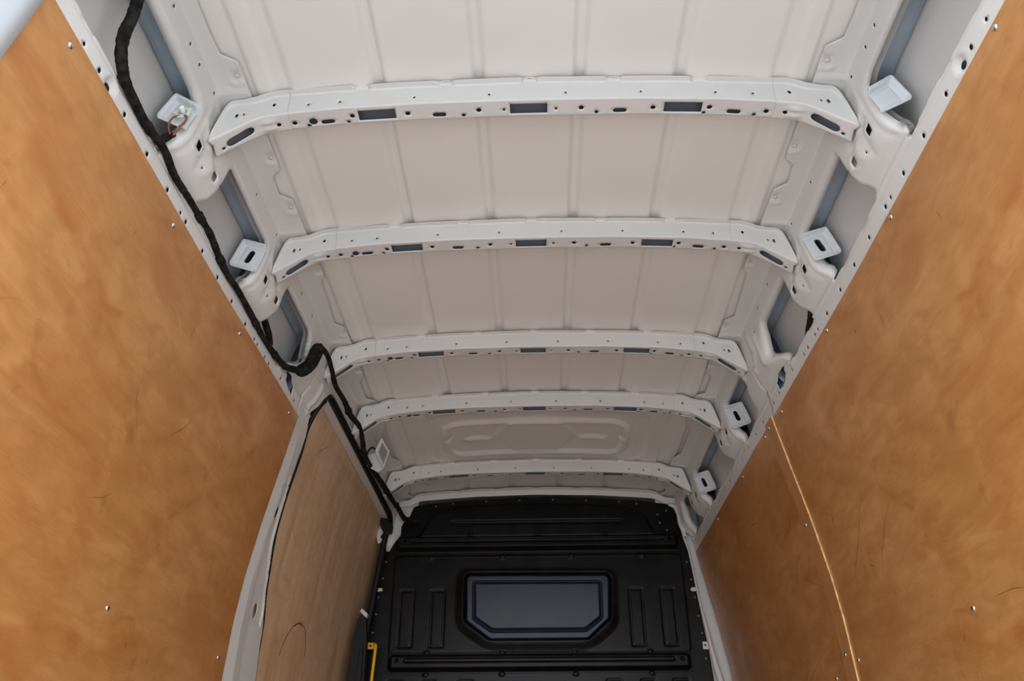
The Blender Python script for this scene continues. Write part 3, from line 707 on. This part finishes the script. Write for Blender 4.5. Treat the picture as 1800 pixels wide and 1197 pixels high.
prism('lock_plate', fillet([(-.790, 1.925), (-.770, 1.915), (-.750, 1.86), (-.765, 1.775), (-.782, 1.765), (-.797, 1.83)], .004, 2), 3.948, 3.953, PAINT, door, .001)
# black inner handle housing at the front of the door
bm = bmesh.new(); pts = [(-.822, 1.412), (-.790, 1.392), (-.778, 1.30), (-.775, 1.10), (-.80, .98), (-.842, 1.02), (-.848, 1.16), (-.838, 1.30)]
hh = prism('handle_housing', fillet(pts, .012, 3), 3.86, 3.90, RUBBER, door, .006)
prism('handle_cap', fillet([(-.823, 1.425), (-.812, 1.437), (-.784, 1.412), (-.790, 1.394), (-.806, 1.408)], .003, 2), 3.865, 3.895, PAINT, door, .002)
prism('handle_lever', fillet([(-.800, 1.27), (-.790, 1.27), (-.786, 1.12), (-.800, 1.08), (-.812, 1.12)], .005, 2), 3.845, 3.862, RUBBER, door, .004)

# ------------------------------------------------------------------ black steel bulkhead
bk = empty('bulkhead', (0, 4.0, 0)); tag(bk, 'black pressed steel bulkhead with a blanked window closing the front of the load space', 'bulkhead')
def poly_sdf(X, Z, poly):
    P = np.stack([X.ravel(), Z.ravel()], -1); d = dist_loop(P, poly); d[in_poly(P, poly)] *= -1; return d.reshape(X.shape)
def rbox(X, Z, x0, z0, x1, z1, r):
    cx, cz, hx, hz = (x0 + x1) / 2, (z0 + z1) / 2, (x1 - x0) / 2, (z1 - z0) / 2
    qx = np.abs(X - cx) - hx + r; qz = np.abs(Z - cz) - hz + r
    return np.hypot(np.maximum(qx, 0), np.maximum(qz, 0)) + np.minimum(np.maximum(qx, qz), 0) - r
def grid_mesh(name, X, Y, Z, mat, parent, flip=False):
    n = X.shape[1]; V = np.stack([X, Y, Z], -1).reshape(-1, 3); I, J = np.meshgrid(np.arange(X.shape[0] - 1), np.arange(n - 1), indexing='ij'); a = (I * n + J).ravel()
    Fs = np.stack([a, a + n, a + n + 1, a + 1], -1)
    if flip: Fs = Fs[:, ::-1]
    return mesh_obj(name, V, Fs, mat, parent, solid=.0015, off=-1)
WIN_O = [(-.352, 1.61), (-.335, 1.628), (.330, 1.624), (.350, 1.605), (.340, 1.412), (.232, 1.318), (-.232, 1.318), (-.350, 1.405)]
def bulkhead_panel():
    zs = np.concatenate([np.linspace(0.02, .95, 25)[:-1], np.linspace(.95, 1.0, 8)[:-1], np.linspace(1.0, 2.012, 250)]); us = np.linspace(0, 1, 400)
    zl = [0, 1.145, 1.362, 1.77, 1.80, 1.865, 1.93, 1.97, 2.006, 2.012]; xl = [-.89, -.845, -.808, -.735, -.712, -.680, -.650, -.637, -.622, -.605]
    zr = [0, 1.151, 1.249, 1.753, 1.90, 1.96, 1.985, 2.0, 2.008, 2.012]; xr = [.84, .785, .779, .732, .706, .699, .688, .676, .662, .645]
    XL = np.interp(zs, zl, xl); XR = np.interp(zs, zr, xr)
    X = XL[:, None] + (XR - XL)[:, None] * us[None, :]; Z = np.repeat(zs[:, None], len(us), 1)
    h = np.zeros_like(X)
    # raised upper field
    d = poly_sdf(X, Z, fillet([(-.600, 1.80), (-.515, 1.955), (-.43, 1.982), (.43, 1.978), (.525, 1.955), (.595, 1.80)], .02, 3)); h += .012 * (1 - sstep(d, -.014, .0))
    d = rbox(X, Z, -.43, 1.871, .43, 1.890, .009); h -= .009 * (1 - sstep(d, -.004, .003))
    # main field slightly raised with side returns
    d = rbox(X, Z, -.70, 1.26, .70, 1.715, .02); h += .004 * (1 - sstep(d, -.006, .002))
    # window surround: broad soft rim then a deep pocket
    d = poly_sdf(X, Z, fillet([(-.385, 1.645), (.375, 1.64), (.372, 1.375), (.24, 1.275), (-.24, 1.275), (-.388, 1.375)], .05, 4)); h += .018 * (1 - sstep(d, -.035, .012))
    d = poly_sdf(X, Z, fillet(WIN_O, .012, 2)); h -= .050 * (1 - sstep(d, -.006, .006))
    # pressed upright pads
    for a, b in ((-.664, -.590), (-.515, -.443), (.428, .500), (.578, .650)):
        d = rbox(X, Z, a, 1.285, b, 1.553, .008); h += -.0035 * (1 - sstep(d, -.003, .002)) + .003 * (1 - sstep(d, -.014, -.010))
    for a, b in ((-.70, -.62), (-.545, -.47), (-.38, -.30), (.30, .38), (.455, .53), (.60, .68)):
        d = rbox(X, Z, a, .90, b, 1.148, .012); h += -.0035 * (1 - sstep(d, -.004, .002)) + .003 * (1 - sstep(d, -.014, -.010))
    # little joggles above and below the crossbars
    for x in (-.52, -.17, .165, .51):
        for z0, z1 in ((1.700, 1.718), (1.252, 1.268), (1.160, 1.178)):
            h += .006 * (1 - sstep(rbox(X, Z, x - .011, z0, x + .011, z1, .005), -.003, .003))
    for x in (-.33, 0., .33): h += .004 * (1 - sstep(rbox(X, Z, x - .012, 1.812, x + .012, 1.822, .004), -.003, .003))
    h += .003 * (1 - sstep(np.abs(Z - 1.713), .0, .004)) * (np.abs(X) < .66)
    arch = -.1 * X * X * sstep(Z, 1.88, 1.97)
    grid_mesh('pressed_panel', X, 3.998 - h, Z + arch, BLACK, bk)
bulkhead_panel()
# blanking plate in the window pocket, leaning slightly
def window_plate():
    X, Z = np.meshgrid(np.linspace(-.352, .35, 240), np.linspace(1.318, 1.628, 120)); X = X.T; Z = Z.T
    d = poly_sdf(X, Z, fillet(WIN_O, .014, 3)); inner = poly_sdf(X, Z, fillet([(-.312, 1.590), (.302, 1.586), (.300, 1.420), (.222, 1.362), (-.222, 1.362), (-.308, 1.420)], .010, 3))
    h = -.006 * np.exp(-(inner / .004) ** 2) - .020 * sstep(d, -.012, .001) + .004 * (1 - sstep(inner, -.012, -.008))
    Y = 4.010 - h - (Z - 1.47) * math.tan(math.radians(4.0)) - .006
    V = np.stack([X, Y, Z], -1).reshape(-1, 3); n = X.shape[1]; I, J = np.meshgrid(np.arange(X.shape[0] - 1), np.arange(n - 1), indexing='ij'); a = (I * n + J).ravel()
    dm = d.ravel(); Fs = np.stack([a, a + n, a + n + 1, a + 1], -1); Fs = Fs[(dm[Fs] < .004).all(1)]
    used = np.unique(Fs); m = -np.ones(len(V), int); m[used] = np.arange(len(used))
    o = mesh_obj('window_blank', V[used], m[Fs], BLACKP, bk, solid=.002, off=-1); o['label'] = 'smooth black window blanking plate tinted with sky sheen'
window_plate()
def crossbar(z0, z1, dep):
    X, Z = np.meshgrid(np.linspace(-.70, .695, 420), np.linspace(z0 - .006, z1 + .006, 40)); X = X.T; Z = Z.T
    d = rbox(X, Z, -.695, z0, .69, z1, .022); zm = z0 + (z1 - z0) * .60
    g = rbox(X, Z, -.62, zm - .009, .615, zm + .009, .009)
    h = dep * (1 - sstep(d, -.018, .0)) - .008 * (1 - sstep(g, -.005, .004))
    for x in (-.655, .65): h -= .012 * (1 - sstep(np.hypot(X - x, Z - zm), .005, .009))
    grid_mesh('crossbar', X, 3.995 - h, Z, BLACK, bk)
crossbar(1.735, 1.812, .036); crossbar(1.178, 1.256, .036)
for (x, z) in [(-.51, 1.972), (-.426, 1.985), (-.255, 1.996), (-.086, 2.0), (.084, 2.0), (.252, 1.995), (.418, 1.984), (.504, 1.972), (.650, 1.935), (.604, 1.915), (.612, 1.872), (.645, 1.835),
               (.724, 1.675), (.735, 1.59), (.744, 1.506), (.750, 1.42), (.758, 1.342), (.762, 1.23), (-.742, 1.691), (-.752, 1.61), (-.766, 1.52), (-.772, 1.44), (-.780, 1.357), (-.80, 1.20)]:
    place('rivet', RIV, (x, 3.997 - (.0), z), (0, -1, 0), bk)
# white clips that hold the flange
for pts, hx in ((capsule(.735, 1.541, .757, 1.541, .009), None), (rect(.752, 1.268, .788, 1.302), (.763, 1.286)), (capsule(-.785, 1.553, -.755, 1.553, .008), None)):
    prism('clip', fillet(pts, .003, 2) if hx else pts, 3.985, 3.9955, PAINT, bk, .001)
bm = bmesh.new(); add_box(bm, (.759, 3.984, 1.282), (.767, 3.9849, 1.290)); bm_obj('clip_screw', bm, BLACK, bk)
# body flange behind the bulkhead: white gusset at the chamfered corner, sides
V, T = cdt_sheet(resample([(-.728, 1.74), (-.60, 1.96), (-.60, 2.03), (-.72, 2.0), (-.765, 1.93), (-.752, 1.80), (-.745, 1.74)], .02), [], np.arange(-.9, -.5, .02), np.arange(1.1, 2.05, .02))
w = mesh_obj('front_flange', np.stack([V[:, 0], 4.006 + 0 * V[:, 0] - .5 * np.clip((V[:, 0] * -1 - .66), 0, .06) * sstep(V[:, 1], 1.70, 1.78), V[:, 1]], -1), [tuple(q) for q in T[:, ::-1]], PAINT, wall[-1], solid=.001)
V, T = cdt_sheet(resample([(.70, 1.0), (.66, 1.90), (.60, 1.98), (.60, 2.03), (.72, 2.0), (.79, 1.95), (.86, 1.6), (.90, 1.0)], .02), [], np.arange(.5, .9, .02), np.arange(1.0, 2.05, .02))
w = mesh_obj('front_flange', np.stack([V[:, 0], 4.006 + 0 * V[:, 0], V[:, 1]], -1), [tuple(q) for q in T[:, ::-1]], PAINT, wall[1], solid=.001)
# thin white pillar edge running down beside the bulkhead on the right
P = [(.716, 3.975, 1.80), (.738, 3.975, 1.70), (.757, 3.975, 1.50), (.776, 3.97, 1.35), (.795, 3.965, 1.20), (.815, 3.96, 1.05), (.84, 3.96, .5)]
tube('pillar_edge', P, [.006, .004, .004, .008, .013, .017, .02], PAINT, wall[1], n=5, seg=8)
P = [(.660, 3.965, 1.955), (.690, 3.962, 1.940), (.703, 3.962, 1.90), (.706, 3.962, 1.86), (.716, 3.962, 1.825), (.722, 3.965, 1.79)]
tube('pillar_edge', P, [.008, .010, .011, .012, .012, .010], PAINT, wall[1], n=5, seg=10)
bm = bmesh.new(); add_box(bm, (-1.0, 4.44, -.6), (.99, 4.47, 2.1)); o = bm_obj('wall_front', bm, BLACK); tag(o, 'unseen black end wall keeping light out of the van shell', kind='structure')  # added unseen wall, stops light leaking in past the bulkhead
# yellow grab handle beside the door
gh = empty('grab_handle', (-.76, 3.93, 1.29)); tag(gh, 'slim yellow plastic grab rail at the left edge of the black bulkhead', 'handle')
prism('mount', fillet([(-.786, 1.298), (-.752, 1.296), (-.752, 1.268), (-.786, 1.270)], .002, 2), 3.925, 3.945, YEL, gh, .002)
tube('rail', [(-.752, 3.925, 1.290), (-.744, 3.91, 1.275), (-.7455, 3.905, 1.22), (-.750, 3.905, 1.12), (-.757, 3.905, .95), (-.762, 3.91, .80)], .0075, YEL, gh, n=5, seg=12)
tube('mount_screw', [(-.770, 3.9245, 1.283), (-.770, 3.9225, 1.283)], .006, DARKBOLT, gh, n=2, seg=10)

# ------------------------------------------------------------------ wiring
hn = empty('wiring_harness', (-.8, 1.0, 1.8)); tag(hn, 'thick black fabric-taped wiring harness running along the left wall to the bulkhead', 'cable')
H1 = [(.99, .15, .02), (1.005, .19, .02), (1.014, .23, .02), (1.022, .272, .015), (1.040, .302, .004), (1.068, .322, -.006), (1.096, .330, -.008), (1.138, .331, -.006), (1.188, .333, -.006), (1.229, .328, -.004), (1.28, .324, -.006), (1.349, .332, -.006),
      (1.428, .328, -.006), (1.497, .325, -.004), (1.572, .321, 0.), (1.652, .331, -.004), (1.727, .336, -.006), (1.788, .332, -.006), (1.911, .334, -.006), (2.025, .338, -.006), (2.129, .333, -.006), (2.219, .322, -.008), (2.270, .300, -.012)]
P = [side(-1, y, t, o) for y, t, o in H1]
tube('main_loom', P, [.0115, .0115, .0115, .012, .012, .0115, .011, .010, .010, .009, .009, .009, .008, .0075, .009, .009, .008, .008, .009, .008, .009, .010, .011], TAPE, hn, n=8, seg=12, rough=.04)
tube('foam_sleeve', [side(-1, 2.27, .296, -.018), side(-1, 2.285, .287, -.022), side(-1, 2.300, .250, -.022), side(-1, 2.306, .205, -.024), side(-1, 2.310, .184, -.024)], [.012, .021, .0215, .0215, .016], TAPE, hn, n=8, seg=16, rough=.02)
H2 = [(2.309, .182), (2.396, .168), (2.473, .180), (2.557, .200), (2.686, .192), (2.792, .196), (2.935, .176), (3.024, .198), (3.093, .226), (3.216, .226), (3.424, .208), (3.60, .196), (3.724, .188), (3.85, .175)]
P = [side(-1, y, t, -.028) for y, t in H2] + [(-.665, 3.945, 1.90), (-.640, 3.955, 1.885), (-.585, 3.975, 1.890)]
tube('front_loom', P, [.009, .009, .0085, .009, .0095, .012, .009, .0105, .011, .0105, .012, .013, .011, .012, .012, .016, .017], TAPE, hn, n=8, seg=12, rough=.05)
for y, t in ((2.785, .186), (3.10, .215), (3.85, .165), (3.60, .190)):
    p = side(-1, y, t, -.012); bm = bmesh.new(); add_box(bm, tuple(p + np.array([-.004, -.012, -.012])), tuple(p + np.array([.020, .012, .010]))); bm_obj('cable_clip', bm, RUBBER, hn, bevel=.003)
for y in (1.085, 1.21, 1.50, 1.66, 1.95, 2.14):
    t = np.interp(y, [h[0] for h in H1], [h[1] for h in H1]); p = side(-1, y, t, -.004)
    tube('tape_wrap', [side(-1, y - .012, t, -.005), side(-1, y, t + .001, -.006), side(-1, y + .012, t, -.005)], .0108, TAPE, hn, n=3, seg=12, rough=.03)
lc = tube('loom_branch', [side(-1, 1.250, .327, -.004), side(-1, 1.262, .315, .006), side(-1, 1.270, .296, .010), side(-1, 1.278, .278, .010)], [.009, .010, .008, .005], TAPE, hn, n=6, seg=10, rough=.03)
c2 = tube('hanging_cable', [side(-1, 1.955, .275, .04), side(-1, 1.995, .281, .034), side(-1, 2.03, .292, .030), side(-1, 2.07, .305, .02), side(-1, 2.098, .318, .008), side(-1, 2.095, .328, 0.)], [.008, .0095, .010, .010, .006, .004], TAPE, hn, n=6, seg=10, rough=.03)
o = tube('cable', [side(1, 1.95, .285, .03), side(1, 1.995, .303, .026), side(1, 2.03, .318, .022), side(1, 2.07, .330, .016), side(1, 2.12, .345, .014)], [.009, .011, .011, .009, .008], TAPE, None, n=6, seg=10, rough=.03)
tag(o, 'short black taped cable behind the second pillar bracket of the right wall', 'cable')
# rubber grommet wires in the small loop at the front left
o = tube('branch_wire', [(-.705, 3.20, 1.862), (-.712, 3.20, 1.895), (-.708, 3.20, 1.925), (-.695, 3.205, 1.945), (-.680, 3.215, 1.940)], .0035, TAPE, hn, n=6, seg=8)
# lamp bracket of the front left corner
lb = empty('lamp_bracket', (-.66, 3.2, 1.93)); tag(lb, 'small white diamond-shaped steel lamp bracket above the front of the sliding door', 'bracket')
dm = [(-.656, 1.990), (-.679, 1.928), (-.665, 1.894), (-.637, 1.846), (-.617, 1.926), (-.629, 1.942)]
ins = [(-.654, 1.968), (-.667, 1.926), (-.656, 1.900), (-.639, 1.872), (-.628, 1.926), (-.636, 1.938)]
V, T = cdt_sheet(resample(fillet(dm, .004, 2), .004), [ins], np.arange(-.70, -.60, .004), np.arange(1.83, 2.03, .004))
dd = dist_loop(V, dm); mesh_obj('tray', np.stack([V[:, 0], 3.20 + .012 * sstep(dd, .004, .009), V[:, 1]], -1), [tuple(q) for q in T], BRKT, lb, solid=.002)
prism('stem', [(-.679, 1.925), (-.665, 1.894), (-.640, 1.850), (-.660, 1.835), (-.712, 1.865), (-.715, 1.915)], 3.212, 3.217, PAINT, lb, .001)
# pale green connector with brown wires on the rear left bracket
cc = empty('wire_connector', (-.765, 1.262, 1.885)); tag(cc, 'pale green plastic connector ring with a loop of brown wires on the rearmost left bracket', 'connector')
ring = [(-.7655 + .014 * math.cos(w), 1.264, 1.880 + .012 * math.sin(w)) for w in np.linspace(0, 2 * math.pi, 13)]
tube('ring', ring, .0038, GREENW, cc, n=2, seg=8)
for w in (.6, 1.9, 3.3, 4.4, 5.6): 
    tube('tooth', [(-.7655 + .015 * math.cos(w), 1.262, 1.880 + .013 * math.sin(w)), (-.7655 + .022 * math.cos(w), 1.262, 1.880 + .019 * math.sin(w))], .0026, GREENW, cc, n=2, seg=6)
tube('plug', [(-.7655, 1.268, 1.883), (-.7655, 1.250, 1.885)], .0062, CLEARW, cc, n=3, seg=12)
tube('wire', [(-.757, 1.262, 1.868), (-.749, 1.258, 1.855), (-.750, 1.255, 1.838), (-.760, 1.255, 1.822), (-.770, 1.262, 1.808)], .0028, WIRE, cc, n=6, seg=8)
tube('wire', [(-.769, 1.262, 1.868), (-.778, 1.258, 1.860), (-.783, 1.256, 1.845), (-.783, 1.258, 1.828), (-.778, 1.262, 1.812)], .0022, WIRE, cc, n=6, seg=8)
